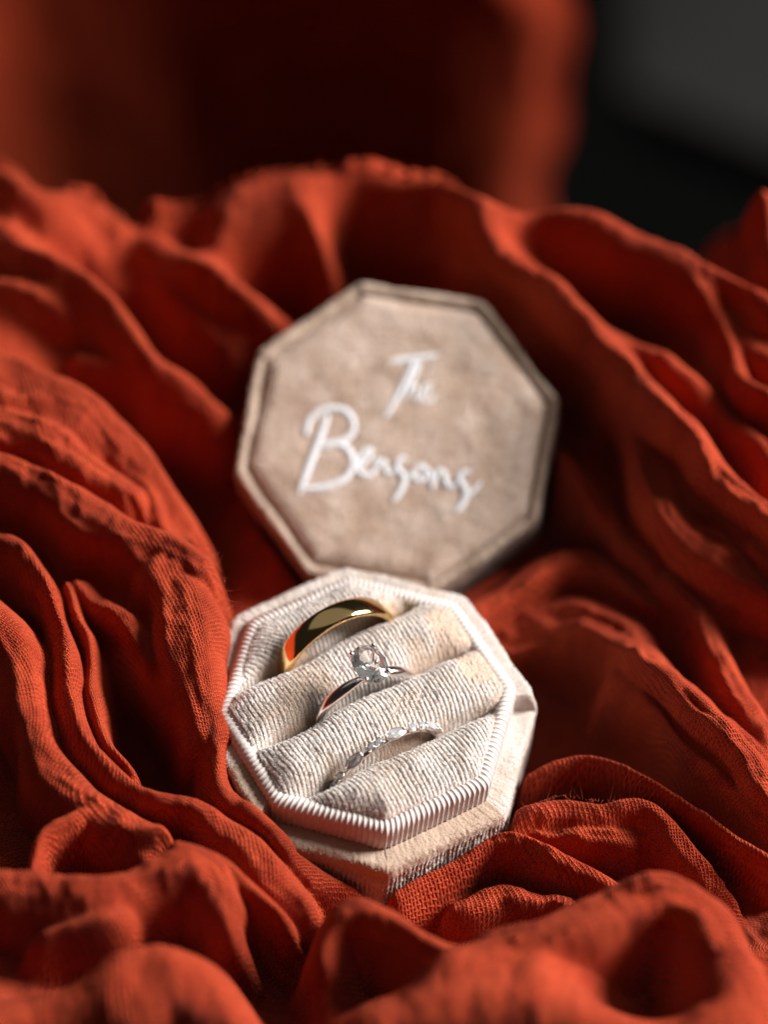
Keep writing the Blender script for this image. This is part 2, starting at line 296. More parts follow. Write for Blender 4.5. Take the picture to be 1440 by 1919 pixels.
FOLDS = [
 # --- far left
 ([(-120, 250, 1.9), (0, 290, 2.0), (50, 340, 2.0), (95, 352, 1.9), (145, 325, 1.7)], .35, .55, 2.2, .10),
 ([(60, 380, 1.4), (85, 430, 1.4), (150, 440, 1.2), (220, 520, .9)], .4, .4, 2.0, .12),
 ([(200, 380, 1.0), (240, 460, 1.0), (330, 560, .8), (430, 620, .5)], .4, .45, 2.0, .10),
 ([(-60, 380, 2.2), (40, 430, 2.2), (120, 480, 2.1), (180, 515, 2.0), (245, 590, 1.9), (290, 660, 1.6), (380, 725, .9)], .22, .75, 2.2, .14),
 ([(-40, 520, 1.9), (60, 540, 1.8), (120, 570, 1.6)], .4, .4, 2.0, .12),
 ([(140, 655, 1.3), (230, 680, 1.2), (310, 730, .8)], .3, .3, 2.0, .10),
 ([(-60, 640, 2.2), (60, 690, 2.2), (150, 740, 2.1), (240, 810, 1.9), (310, 900, 1.6), (350, 980, 1.3)], .36, 1.5, 2.6, .08),
 ([(-60, 760, 2.4), (40, 790, 2.4), (140, 850, 2.3), (230, 920, 2.0)], .5, .5, 2.4, .08),
 ([(280, 425, 1.8), (330, 455, 1.8), (390, 500, 1.7), (440, 540, 1.4), (510, 600, .8)], .45, .2, 2.0, .12),
 ([(290, 355, 1.4), (370, 355, 1.5), (425, 385, 1.5), (400, 440, 1.2)], .35, .5, 1.7, .14),
 ([(440, 395, 1.5), (500, 375, 1.6), (555, 350, 1.7), (570, 325, 1.7)], .4, .6, 1.7, .14),
 ([(560, 340, 1.9), (585, 400, 1.7), (600, 480, 1.1)], .35, .25, 2.0, .10),
 # --- back ridge turning into the long ridge at right
 ([(420, 340, 1.6), (480, 315, 1.8), (560, 300, 1.9), (700, 292, 1.9), (810, 306, 2.0), (860, 342, 2.15), (895, 400, 2.2), (935, 455, 2.1), (1000, 505, 2.0), (1060, 560, 1.95), (1130, 620, 2.0), (1185, 690, 2.1), (1240, 745, 2.2), (1290, 795, 2.3), (1320, 850, 2.3), (1380, 910, 2.3), (1450, 960, 2.5), (1560, 1020, 2.6)], .55, .40, 1.8, .12),
 ([(900, 350, 2.3), (1040, 365, 2.4), (1150, 385, 2.4), (1240, 425, 2.4), (1320, 470, 2.4), (1440, 545, 2.4), (1560, 620, 2.3)], .3, .45, 2.2, .10),
 ([(940, 410, 1.7), (1040, 415, 2.0), (1130, 445, 2.1), (1230, 485, 2.1), (1300, 530, 2.1), (1345, 610, 2.0), (1390, 690, 2.0), (1450, 750, 2.0), (1560, 830, 2.0)], .4, .25, 2.2, .12),
 ([(1140, 610, 1.4), (1220, 660, 1.5), (1290, 710, 1.6), (1370, 780, 1.6), (1460, 850, 1.7)], .35, .3, 2.0, .12),
 ([(1390, 600, 1.8), (1440, 640, 1.9), (1540, 700, 2.0)], .4, .4, 2.0, .1),
 ([(1430, 330, 2.6), (1440, 420, 2.4), (1470, 520, 2.2)], .5, .35, 2.2, .06),
 # --- right, below the long ridge
 ([(1150, 700, 1.1), (1190, 800, 1.3), (1225, 900, 1.5), (1275, 990, 1.6), (1350, 1060, 1.6), (1450, 1120, 1.4), (1560, 1170, 1.4)], .7, .22, 2.4, .08),
 ([(1270, 900, 1.3), (1330, 960, 1.45), (1400, 1030, 1.5), (1500, 1090, 1.5)], .6, .45, 2.2, .10),
 ([(1040, 830, .5), (1110, 920, .5), (1180, 1010, .5), (1250, 1090, .6), (1330, 1180, .8), (1390, 1290, 1.0), (1440, 1400, 1.1)], .3, .4, 2.0, .12),
 ([(880, 1160, .3), (960, 1105, .3), (1020, 1065, .35), (1080, 1052, .35), (1150, 1075, .35), (1210, 1130, .4)], .35, .22, 2.0, .06),
 ([(960, 1180, -.1), (1060, 1170, .1), (1140, 1190, .5), (1220, 1235, 1.6), (1300, 1310, 1.8), (1380, 1400, 1.85), (1460, 1500, 1.9)], .55, .3, 2.3, .13),
 ([(1170, 1260, .8), (1220, 1310, 1.1), (1270, 1365, 1.3), (1330, 1430, 1.4), (1400, 1490, 1.45), (1480, 1570, 1.5)], .16, .3, 2.0, .08),
 ([(1340, 1330, 1.3), (1400, 1380, 1.4), (1480, 1450, 1.5)], .3, .3, 2.0, .12),
 ([(985, 1460, .6), (1030, 1430, .9), (1090, 1418, 1.0), (1150, 1428, 1.1), (1220, 1460, 1.2), (1300, 1508, 1.3), (1380, 1560, 1.4), (1470, 1620, 1.5)], .15, .26, 2.0, .07),
 ([(955, 1560, .8), (985, 1512, 1.1), (1050, 1490, 1.2), (1120, 1500, 1.25), (1190, 1500, 1.3), (1250, 1530, 1.3), (1300, 1580, 1.2), (1360, 1650, 1.0)], .14, .55, 2.0, .10),
 ([(1000, 1560, .7), (1100, 1560, .9), (1190, 1570, .9)], .3, .3, 2.0, .14),
 ([(740, 1668, .95), (800, 1625, 1.05), (870, 1588, 1.15), (940, 1568, 1.2), (1010, 1575, 1.2), (1080, 1605, 1.2), (1150, 1640, 1.2), (1220, 1700, 1.1)], .12, .45, 2.0, .07),
 ([(860, 1700, .7), (960, 1680, .9), (1060, 1690, .9)], .3, .3, 2.0, .14),
 # --- left: the flap against the box and the folds under it
 ([(-60, 840, 2.5), (60, 880, 2.5), (150, 930, 2.5), (240, 975, 2.5), (320, 1010, 2.5), (372, 1050, 2.45)], .42, .75, 2.6, .07),
 ([(318, 1060, 2.45), (345, 1120, 2.5), (355, 1200, 2.5), (368, 1280, 2.35), (388, 1360, 2.0)], .56, .85, 3.0, .06),
 ([(150, 1090, 1.9), (230, 1160, 2.0), (290, 1250, 2.0), (340, 1330, 1.95), (380, 1410, 1.8), (400, 1480, 1.6)], .3, .4, 2.2, .12),
 ([(120, 1090, 2.0), (165, 1180, 2.1), (172, 1280, 2.1), (190, 1380, 2.0), (240, 1450, 1.9)], .18, .25, 2.0, .07),
 ([(-60, 990, 2.2), (30, 1020, 2.4), (90, 1100, 2.5), (125, 1200, 2.55), (140, 1320, 2.5), (175, 1410, 2.4), (250, 1470, 2.3), (350, 1490, 2.25), (420, 1540, 2.15), (500, 1610, 2.0), (580, 1680, 1.7)], .22, .55, 2.3, .07),
 ([(-40, 1120, 2.8), (30, 1200, 2.9), (50, 1320, 2.8), (90, 1430, 2.7), (170, 1510, 2.5), (260, 1560, 2.3)], .5, .7, 2.4, .07),
 ([(398, 1350, 2.05), (400, 1430, 2.05), (425, 1485, 2.0), (470, 1525, 1.95), (520, 1570, 1.78), (570, 1620, 1.5), (650, 1665, 1.1)], .30, .45, 2.0, .05),
 # --- front, out of focus
 ([(70, 1620, 2.6), (90, 1560, 2.6), (150, 1530, 2.5)], .3, .3, 2.0, .08),
 ([(-60, 1640, 2.9), (80, 1650, 2.9), (200, 1640, 3.0), (290, 1600, 3.0), (350, 1590, 3.0), (400, 1620, 2.9), (440, 1690, 2.6)], .25, .95, 2.4, .12),
 ([(330, 1582, 2.8), (400, 1605, 2.7), (470, 1650, 2.5), (540, 1710, 2.2)], .18, .4, 2.0, .08),
 ([(240, 1560, 2.5), (290, 1560, 2.5)], .3, .3, 2.0, .05),
 ([(-80, 1900, 3.6), (80, 1850, 3.7), (200, 1815, 3.7), (320, 1800, 3.6), (400, 1830, 3.5), (460, 1919, 3.3)], .5, 1.5, 2.6, .12),
 ([(60, 1740, 3.1), (160, 1720, 3.1), (230, 1710, 3.0)], .35, .4, 2.0, .1),
 ([(590, 1780, 2.6), (610, 1710, 2.8), (660, 1680, 2.9), (730, 1700, 2.9), (800, 1750, 2.9), (880, 1790, 2.9)], .22, .8, 2.4, .10),
 ([(640, 1919, 3.4), (760, 1850, 3.5), (860, 1800, 3.5), (960, 1760, 3.4), (1080, 1710, 3.4), (1170, 1670, 3.4), (1260, 1655, 3.4), (1330, 1690, 3.4), (1390, 1770, 3.4), (1450, 1880, 3.4)], .45, 1.1, 2.5, .14),
 ([(1000, 1840, 3.7), (1100, 1880, 3.7), (1250, 1890, 3.8), (1400, 1900, 3.8)], .5, 1.3, 2.4, .12),
 ([(720, 1900, 3.6), (850, 1870, 3.8), (1000, 1860, 3.8)], .5, 1.2, 2.4, .12),
 ([(900, 1740, 3.0), (960, 1725, 3.0), (1020, 1735, 3.0)], .2, .5, 2.0, .08),
]
for i, f in enumerate(FOLDS): fold(f[0], f[1] * 1.3, f[2], f[3], f[4], seed=i * 7)
# the box sinks into a hollow, the lid leans over another
def hollow(cx, cy, hx, r, lvl):
    a, b = px2uv(cx, cy, hx)
    D = np.hypot(U - a, V - b); m = sstep(r, r * .8, D)
    return m
# far edge of the sheet: beyond it the cloth falls away
EP = [(-300, 240), (-60, 250), (0, 268), (150, 300), (300, 320), (430, 300), (560, 275), (700, 268), (830, 286), (900, 325), (1050, 338), (1150, 356), (1240, 392), (1320, 436), (1385, 462), (1400, 310), (1440, 280), (1700, 260)]
E2 = np.array([px2uv(x, y, 2.2) for x, y in EP])
ve = np.interp(U, E2[:, 0], E2[:, 1])
over = np.clip(V - ve, 0, None)
H = np.where(over > 0, H - 2.2 * over ** 0.8 - 0.0, H)
# box footprint: keep cloth below the box where the outline of the shell is
def oct_r(x, y, cx=0, cy=0):
    th = np.arctan2(y - cy, x - cx); rr = np.hypot(x - cx, y - cy)
    k = np.max([np.cos(th - math.radians(45 * q)) for q in range(8)], 0)
    return rr * k
def press(R, T, ap, zb, zt, soft=0.22, fill=0.0):
    """cloth points inside the solid (octagon of apothem ap, from zt down to zb) are pushed out underneath"""
    global H
    for it in range(3):
        P = P0 + U[..., None] * uax + V[..., None] * vax + H[..., None] * d
        q = (P - T) @ R
        inside = (oct_r(q[..., 0], q[..., 1]) < ap) & (q[..., 2] > zb) & (q[..., 2] < zt)
        H = np.where(inside, H - (q[..., 2] - zb + 0.05) / (d @ R[:, 2]), H)
press(R_BASE, T_BASE, 2.66, -1.75, -.50)
press(R_BASE, T_BASE, 2.12, -1.75, 3.0)
press(R_LID, T_LID, 2.72, -1.35, 3.0)
def blur(A, s, ax):
    n = int(3 * s) + 1; k = np.exp(-np.arange(-n, n + 1) ** 2 / 2 / s / s); k /= k.sum()
    A = np.moveaxis(A, ax, 0); B = np.concatenate([np.repeat(A[:1], n, 0), A, np.repeat(A[-1:], n, 0)])
    C = sum(k[i] * B[i:i + A.shape[0]] for i in range(2 * n + 1)); return np.moveaxis(C, 0, ax)
H = blur(blur(H, 1.0, 0), 1.0, 1)
Hb = blur(blur(H, 6.5, 0), 4.0, 1); wb = np.clip(sstep(4.0, 8, V) + .8 * sstep(-2.3, -4.2, V), 0, 1) * (over < .05); H = H * (1 - wb) + Hb * wb
wa = 1.2 * vnoise(U / 1.1, V / 1.1, 74)
H += 0.014 * vnoise(U / .11, V / .16, 71) + 0.02 * vnoise(U / .3 + wa, V / .25, 72) + .03 * vnoise((U + V) / .5 + wa, (U - V) / 1.2 + wa, 73)
H += .035 * (.5 - np.abs(vnoise((U * .8 + V) / .42 + 1.5 * wa, (U - V) / 1.5, 75)))
# weave coordinates follow the cloth
Hs = blur(blur(H, 9, 0), 9, 1)
gu = np.gradient(Hs, u, axis=0); gv = np.gradient(Hs, v, axis=1)
su = np.minimum(np.sqrt(1 + gu ** 2), 2.2); sv = np.minimum(np.sqrt(1 + gv ** 2), 2.2)
UU = np.cumsum(su * np.gradient(u)[:, None], 0); UU -= UU[NU // 2]
VV = np.cumsum(sv * np.gradient(v)[None, :], 1); VV -= VV[:, NV // 3][:, None]
UU = blur(UU, 14, 1); VV = blur(VV, 14, 0)
a = math.radians(24); TU = math.cos(a) * UU + math.sin(a) * VV; TV = -math.sin(a) * UU + math.cos(a) * VV
Pc = P0 + U[..., None] * uax + V[..., None] * vax + H[..., None] * d
Pw = Pc @ MW.T + CAM
faces = gridf(NU, NV)
keep = (over < 2.6).ravel()
faces = faces[keep[faces].all(1)]
used = np.zeros(NU * NV, bool); used[faces.ravel()] = True; remap = np.cumsum(used) - 1
cloth = mesh('gauze_cloth', Pw.reshape(-1, 3)[used], remap[faces][:, [0, 1, 2, 3]], M_CLOTH, uv=np.stack([TU.ravel(), TV.ravel()], 1)[used])
tag(cloth, 'rust red gauze cloth heaped in deep crinkled folds around the ring box', 'cloth')

# loose fibres standing off the edges of the folds
def fibres(n, line):
    Vf, Ff = [], []
    for _ in range(n):
        a, b = line[rng.integers(len(line) - 1)], None
        k = rng.integers(len(line) - 1); t = rng.uniform(); x, y, h = [(1 - t) * p + t * q_ for p, q_ in zip(line[k], line[k + 1])]
        uu, vv = px2uv(x, y, h); p = P0 + uu * uax + vv * vax + h * d
        dr = rng.normal(0, 1, 3); dr /= np.linalg.norm(dr); Lf = rng.uniform(.06, .20); cv = rng.normal(0, .5, 3); w_ = .0016
        sd = np.cross(dr, [.2, .3, .9]); sd /= np.linalg.norm(sd)
        b0 = len(Vf)
        for q_ in np.linspace(0, 1, 6):
            c = p + dr * Lf * (q_ - .15) + cv * Lf * q_ * q_; Vf += [c - sd * w_ * (1.1 - q_), c + sd * w_ * (1.1 - q_)]
        Ff += [(b0 + 2 * i, b0 + 2 * i + 1, b0 + 2 * i + 3, b0 + 2 * i + 2) for i in range(5)]
    return Vf, Ff
fa = fibres(70, [(372, 1000, 2.45), (405, 1050, 2.45), (425, 1100, 2.4), (432, 1160, 2.35)])
fb = fibres(60, [(985, 1512, 1.1), (1050, 1490, 1.2), (1120, 1500, 1.25), (1190, 1500, 1.3)])
fv = np.array(fa[0] + fb[0]) @ MW.T + CAM
M_FIB, _, _ = simple('rust_fibre', (0.45, 0.06, 0.02), 0.7)
fo = mesh('loose_fibres', fv, fa[1] + [tuple(i + len(fa[0]) for i in f) for f in fb[1]], M_FIB, cloth); fo['kind'] = 'stuff'

# ---------------------------------------------------------------- cloth hanging behind, floor and grey panel
def cw(p): return (MW @ np.asarray(p, float) + CAM)
Z2 = 74.0; k2 = Z2 / F
xs = np.linspace(-320, 1062, 240); ys = np.linspace(-260, 640, 150)
X2, Y2 = np.meshgrid(xs, ys, indexing='ij')
edge = 18 * np.sin(Y2 / 75 + 0.4) + 12 * np.sin(Y2 / 31) - 55 * sstep(140, -80, Y2)
XX = X2 + edge * sstep(700, 1062, X2)
dep = np.interp(X2, [-320, -120, 20, 140, 300, 480, 700, 860, 930, 985, 1062], [1.2, .6, -1.0, -1.4, -1.5, -1.1, -.5, .3, .50, .42, .05])
dep = blur(dep, 5, 0) + 0.14 * vnoise(X2 / 90, Y2 / 160, 91) + 0.05 * vnoise(X2 / 34, Y2 / 70, 92)
PP = np.stack([(XX - 720) * k2, -(Y2 - 959.5) * k2, -Z2 + dep - (Y2 - 200) * k2 * 1.25], -1)
hang = mesh('hanging_cloth', PP.reshape(-1, 3) @ MW.T + CAM, gridf(240, 150), M_CLOTH2, uv=np.stack([X2.ravel() * k2, Y2.ravel() * k2], 1))
tag(hang, 'blurred rust red cloth, slightly darkened as shade, hanging upright behind the heaped folds', 'cloth')
m_floor, nt, b = simple('shaded_floor', (0.006, 0.007, 0.006), 0.95)  # near-black: the shadow over the floor is put into its colour
tc = nd(nt, 'ShaderNodeTexCoord')
nt.links.new(ramp(nt, noise(nt, 6, tc.outputs['Object']), [(0.3, (0.0006, 0.0007, 0.0006)), (0.7, (0.0012, 0.0012, 0.0010))]), b.inputs['Base Color'])
b.inputs['Specular IOR Level'].default_value = 0.1
fz = -62.0
fl = mesh('floor', [(-400, -400, fz), (400, -400, fz), (400, 400, fz), (-400, 400, fz)], [(0, 1, 2, 3)], m_floor, smooth=False)
tag(fl, kind='structure')
m_grey, nt, b = simple('grey_board', (0.07, 0.068, 0.06), 0.9)
tc = nd(nt, 'ShaderNodeTexCoord')
nt.links.new(ramp(nt, noise(nt, 9, tc.outputs['Object']), [(0.3, (0.008, 0.0075, 0.006)), (0.7, (0.0115, 0.0105, 0.009))]), b.inputs['Base Color'])
def atp(px, py, z): return np.array([(px - 720) / F * z, -(py - 959.5) / F * z, -z])
cor = [atp(1175, 165, 108), atp(1760, 400, 100), atp(1760, -500, 112), atp(1175, -500, 120)]
cn = np.cross(cor[1] - cor[0], cor[3] - cor[0]); cn /= np.linalg.norm(cn)
Vb = [cw(c) for c in cor] + [cw(c - cn * 2.5) for c in cor]
gb = mesh('grey_board', Vb, [(0, 1, 2, 3), (7, 6, 5, 4), (0, 4, 5, 1), (1, 5, 6, 2), (2, 6, 7, 3), (3, 7, 4, 0)], m_grey, smooth=False)
tag(gb, 'blurred dark grey board standing far behind at the upper right', 'board')

# ---------------------------------------------------------------- rounded octagon lofts
def oct_loop(n, p=70.0):
    th = np.radians(-112.5) + np.arange(n) / n * 2 * math.pi
    c = np.stack([np.clip(np.cos(th - math.radians(45 * q)), 0, 1) for q in range(8)])
    k = (c ** p).sum(0) ** (1 / p)
    tang = np.take_along_axis(np.stack([np.tan(th - math.radians(45 * q)) for q in range(8)]), c.argmax(0)[None], 0)[0]
    return th, 1 / k, tang, c.argmax(0)
AP = math.cos(math.radians(22.5))
def oct_loft(name, prof, mat, parent, n=640, p=70.0, rib=None, wob=0.0, capin=False, disp=None, seed=0, adj=None, napf=None):
    prof = np.array(prof, float)
    th, k, tg, sd = oct_loop(n, p)
    R = prof[:, 0] * AP
    if adj is not None: R, ZZ = adj(th, R[None, :] + 0 * th[:, None], prof[None, :, 1] + 0 * th[:, None])
    else: R = R[None, :] + 0 * th[:, None]; ZZ = prof[None, :, 1] + 0 * th[:, None]
    V = np.stack([np.cos(th)[:, None] * k[:, None] * R, np.sin(th)[:, None] * k[:, None] * R, ZZ], -1)
    N = normals(V, n, len(prof), True)
    D = np.zeros(V.shape[:2])
    s_len = np.cumsum(np.r_[0, np.hypot(*np.diff(prof, axis=0).T)])
    TT = tg[:, None] * R
    if rib: D += rib(TT, s_len[None, :] + 0 * TT, tg[:, None] * 2.4 * AP + 0 * TT, sd)
    if disp is not None: D += disp(V, th)
    V = V + N * D[..., None]
    F_ = gridf(n, len(prof), True)
    arc = (th[:, None] * 2.4 + 0 * TT)
    Vl = V.reshape(-1, 3); 
    if capin:
        c = len(Vl); Vl = np.vstack([Vl, [[0, 0, prof[-1, 1]]]])
        i = np.arange(n); last = len(prof) - 1
        tri = np.stack([i * len(prof) + last, ((i + 1) % n) * len(prof) + last, i * 0 + c, i * 0 + c], 1)
    uv = np.stack([arc.ravel(), (s_len[None, :] + 0 * TT).ravel()], 1)
    if capin: uv = np.vstack([uv, [[0, 0]]])
    if capin:
        me_faces = [tuple(f) for f in F_.tolist()] + [tuple(t[:3]) for t in tri.tolist()]
    else: me_faces = F_
    return mesh(name, Vl, me_faces, mat, parent, uv=uv, nap=None if napf is None else napf(V, th).ravel()), V, N
def tufts(name, P, N, L, W, mat, parent, lean=(0, 0, 0), spread=0.7, nap=None):
    n = len(P); dr = N + rng.normal(0, spread, (n, 3)) + np.array(lean); dr /= np.linalg.norm(dr, axis=1, keepdims=True)
    s = np.cross(dr, rng.normal(0, 1, (n, 3))); s /= np.linalg.norm(s, axis=1, keepdims=True)
    l = L * rng.uniform(.5, 1.3, (n, 1))
    V = np.stack([P - s * W, P + s * W, P + dr * l], 1).reshape(-1, 3)
    o = mesh(name, V, np.arange(3 * n).reshape(-1, 3), mat, parent, smooth=False, nap=None if nap is None else np.repeat(nap, 3))
    o['kind'] = 'stuff'; return o
def sample_grid(V, N, n, mask=None):
    Vf = V.reshape(-1, 3); Nf = N.reshape(-1, 3)
    idx = np.arange(len(Vf)) if mask is None else np.flatnonzero(mask.ravel())
    i = rng.choice(idx, n); step = 0.012
    return Vf[i] + rng.normal(0, step, (n, 3)) * (1 - np.abs(Nf[i])), Nf[i]
def arcpts(cx, cz, r, a0, a1, n):
    return [(cx + r * math.cos(math.radians(a)), cz + r * math.sin(math.radians(a))) for a in np.linspace(a0, a1, n)]

# ---------------------------------------------------------------- ring box base
box = empty('ring_box', M_BASE, (0, 0, -1.75))
tag(box, 'open octagonal beige velvet ring box with three rings in its slotted cushion', 'ring box')
OFF = np.array([0, 0, 1.75])
def boxmesh_shift(o):
    co = np.empty(len(o.data.vertices) * 3, np.float32); o.data.vertices.foreach_get('co', co)
    co = co.reshape(-1, 3) + OFF * S; o.data.vertices.foreach_set('co', co.astype(np.float32).ravel()); o.data.update(); return o
# outer shell: ledge, rounded edge, wall
shell_prof = [(2.30, -.57), (2.40, -.57), (2.50, -.565), (2.60, -.56)] + arcpts(2.68, -.68, .12, 90, 0, 7) + [(2.81, -.74)] + [(2.815, z) for z in np.linspace(-.80, -1.62, 22)] + arcpts(2.73, -1.66, .085, 0, -90, 5) + [(2.2, -1.75), (1.2, -1.75)]
def shell_rib(T, s, t0, sd):
    wall = sstep(.62, .78, s) * sstep(1.9, 1.7, s)
    r = np.abs(np.sin(math.pi * T / .075 + 0.6 * vnoise(T / .3, s / .3, 3))) * .022 * (0.7 + .5 * vnoise(T / .05, s / .06, 4))
    r2 = .010 * vnoise(T / .05 + 40 * sd[:, None], s / .05, 5) + .02 * vnoise(T / .4 + 9 * sd[:, None], s / .25, 6)
    return wall * r + r2
def shell_disp(V, th):
    # the velvet strip overlaps at the right-hand corner: a small step
    a = (th + math.pi) % (2 * math.pi) - math.pi
    crease = np.exp(-((a - math.radians(-24.2)) / math.radians(.7)) ** 2)
    return (-.04 * crease)[:, None] + 0 * V[..., 0]
def back_part(th):
    a = (th + math.pi) % (2 * math.pi) - math.pi
    return sstep(math.radians(-25.2), math.radians(-23.2), a) + sstep(math.radians(-157), math.radians(-160), a)
def shell_adj(th, R, Z):
    bk = np.clip(back_part(th), 0, 1)[:, None]
    return R * (1 - .028 * bk), Z + .36 * bk * np.clip((Z + 1.62) / 1.02, 0, 1)
def shell_nap_sheen(V, th):
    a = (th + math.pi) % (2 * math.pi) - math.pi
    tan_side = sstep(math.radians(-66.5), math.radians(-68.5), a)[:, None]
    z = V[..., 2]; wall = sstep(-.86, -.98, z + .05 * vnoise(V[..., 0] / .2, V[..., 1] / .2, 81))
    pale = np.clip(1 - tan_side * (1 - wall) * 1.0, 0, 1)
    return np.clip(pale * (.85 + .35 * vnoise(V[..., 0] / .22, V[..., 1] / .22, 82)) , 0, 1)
sh, Vs, Ns = oct_loft('shell', shell_prof, M_SHELL, box, 1800, 60, shell_rib, disp=shell_disp, adj=shell_adj, napf=shell_nap_sheen)
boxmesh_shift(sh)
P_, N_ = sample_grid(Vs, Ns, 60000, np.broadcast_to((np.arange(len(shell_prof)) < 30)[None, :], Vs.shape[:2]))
sp = tufts('shell_pile', P_, N_, .040, .0045, M_PILE_S, None, spread=.55, nap=shell_nap_sheen(P_[:, None, :], np.arctan2(P_[:, 1], P_[:, 0]))[:, 0]); boxmesh_shift(sp); sp.parent = sh
# ribbed grosgrain band over the lip
band_prof = arcpts(2.26, -.12, .12, 185, 90, 9) + arcpts(2.27, -.15, .15, 88, 4, 11) + [(2.423, z) for z in np.linspace(-.16, -.60, 11)]
def band_rib(T, s, t0, sd):
    ph = t0 / .0915
    lean = 0.30 * (s / s.max() - .4) ** 2
    x = np.abs(np.sin(math.pi * (ph + lean)))
    return .030 * (x ** .55) - .012 + .003 * vnoise(T / .2, s / .3, 12) + .0018 * vnoise(T / .02, s / .02, 13)
bn, Vb_, Nb_ = oct_loft('ribbed_band', band_prof, M_RIB, box, 2400, 90, band_rib)
boxmesh_shift(bn)
# cushion
G = 540; q = np.linspace(-2.32, 2.32, G); CX, CY = np.meshgrid(q, q, indexing='ij')
ag = 2.22 * AP
orr = oct_r(CX, CY)
edge_d = ag - orr
grooves = [1.19, .075, -1.0]
def groove_y(k, x): return grooves[k] + (.045 * np.sin(x * 1.3 + k) + .02 * np.sin(x * 4 + 2 * k))
bnds = [2.35] + grooves + [-2.45]
Z = np.zeros_like(CX)
hts = [.08, .20, .21, .19]
rolls = []
for k in range(4):
    top = 2.35 if k == 0 else groove_y(k - 1, CX); bot = -2.45 if k == 3 else groove_y(k, CX)
    s = (CY - (top + bot) / 2) / ((top - bot) / 2)
    pr = np.clip(1 - np.abs(s) ** 3.2, 0, 1) ** .60
    if k == 0: pr = np.where(s > 0, 1, pr)
    if k == 3: pr = np.where(s < 0, 1, pr)
    rolls.append(np.where(np.abs(s) <= 1, -.55 + (.55 + hts[k]) * pr, -9))
Z = np.max(rolls, 0); Z = np.where(Z < -5, -.55, Z)
close = sstep(1.35, 1.95, CX) + sstep(-1.55, -1.95, CX)           # slots close towards the sides
Z = Z * (1 - .55 * close) + .03 * close * .55
Z += np.where(Z > -8, .05 * vnoise(CX / .8, CY / .6, 31) + .03 * vnoise(CX / .35, CY / .3, 32), 0)
# edge rounding
ed = np.clip(edge_d / .36, 0, 1); w_e = 1 - np.sqrt(np.clip(1 - (1 - ed) ** 2, 0, 1)); Z = Z * (1 - w_e) - .10 * w_e
# ribs of the pile run across the rolls
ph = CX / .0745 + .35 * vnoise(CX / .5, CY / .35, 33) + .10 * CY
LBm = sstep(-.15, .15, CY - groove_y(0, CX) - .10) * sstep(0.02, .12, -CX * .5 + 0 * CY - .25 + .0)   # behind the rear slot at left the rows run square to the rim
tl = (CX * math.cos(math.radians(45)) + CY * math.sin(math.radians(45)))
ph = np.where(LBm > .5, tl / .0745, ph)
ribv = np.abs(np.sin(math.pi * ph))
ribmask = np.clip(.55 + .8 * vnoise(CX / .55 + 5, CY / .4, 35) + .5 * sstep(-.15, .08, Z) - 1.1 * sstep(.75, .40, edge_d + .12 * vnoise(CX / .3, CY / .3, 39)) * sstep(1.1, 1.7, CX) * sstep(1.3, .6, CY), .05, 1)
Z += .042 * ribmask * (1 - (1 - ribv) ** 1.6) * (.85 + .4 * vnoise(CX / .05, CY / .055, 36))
Z += (.004 + .008 * (1 - ribmask)) * vnoise(CX / .034, CY / .04, 37) + .005 * vnoise(CX / .017, CY / .02, 38)
inside = orr < ag + .03
VC = np.stack([CX, CY, Z], -1)
fc = gridf(G, G); kin = inside.ravel(); fc = fc[kin[fc].all(1)]
us = np.zeros(G * G, bool); us[fc.ravel()] = True; rm = np.cumsum(us) - 1
cu = mesh('slotted_cushion', VC.reshape(-1, 3)[us], rm[fc], M_VELVET, box, nap=np.clip(.15 + .9 * sstep(.2, .9, ribmask) * (.10 + .90 * sstep(.25, .75, ribv)), 0, 1).ravel()[us]); boxmesh_shift(cu)  # tan backing between ribs; paler tips and patches carry painted sheen
NC = normals(VC, G, G)
wsel = (rng.uniform(0, 1, VC.shape[:2]) < sstep(.1, .6, ribmask)) & (ribv > .6)
P_, N_ = sample_grid(VC, NC, 60000, inside & (edge_d > .01) & wsel)
cp = tufts('cushion_pile', P_, N_, .026, .0050, M_PILE, None, spread=.5); boxmesh_shift(cp); cp.parent = cu
P_, N_ = sample_grid(VC, NC, 5000, inside & (edge_d > .0) & (edge_d < .22))
ce = tufts('edge_pile', P_, N_, .035, .0050, M_PILE, None, spread=.6); boxmesh_shift(ce); ce.parent = cu

# ---------------------------------------------------------------- lid
LT = -1.25
lid = empty('velvet_box_cover', M_LID, (0, 0, LT))
tag(lid, 'octagonal beige velvet lid propped up behind the box with white script lettering', 'box cover')
def shift(o, z):
    co = np.empty(len(o.data.vertices) * 3, np.float32); o.data.vertices.foreach_get('co', co)
    co = co.reshape(-1, 3); co[:, 2] += z * S; o.data.vertices.foreach_set('co', co.ravel()); o.data.update(); return o
lid_prof = [(2.40, -.12), (2.50, -.11), (2.61, -.085)] + arcpts(2.725, -.085, .095, 165, 0, 13) + [(2.83, -.16), (2.80, -.21), (2.79, -.26), (2.82, -.31)] + [(2.835, z) for z in np.linspace(-.36, -1.15, 16)] + arcpts(2.74, -1.16, .09, 0, -90, 5) + [(2.55, -1.25), (2.5, -1.2), (2.45, -.5), (1.0, -.5)]
def lid_rib(T, s, t0, sd):
    wall = sstep(.45, .6, s) * sstep(1.7, 1.5, s)
    return wall * np.abs(np.sin(math.pi * T / .08)) * .016 + .012 * vnoise(T / .06 + 9 * sd[:, None], s / .06, 51) + .03 * vnoise(T / .5 + 7 * sd[:, None], s / .3, 52)
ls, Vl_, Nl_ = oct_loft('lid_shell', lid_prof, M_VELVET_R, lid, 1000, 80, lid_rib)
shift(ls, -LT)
P_, N_ = sample_grid(Vl_, Nl_, 30000, np.broadcast_to((np.arange(len(lid_prof)) < 32)[None, :], Vl_.shape[:2]))
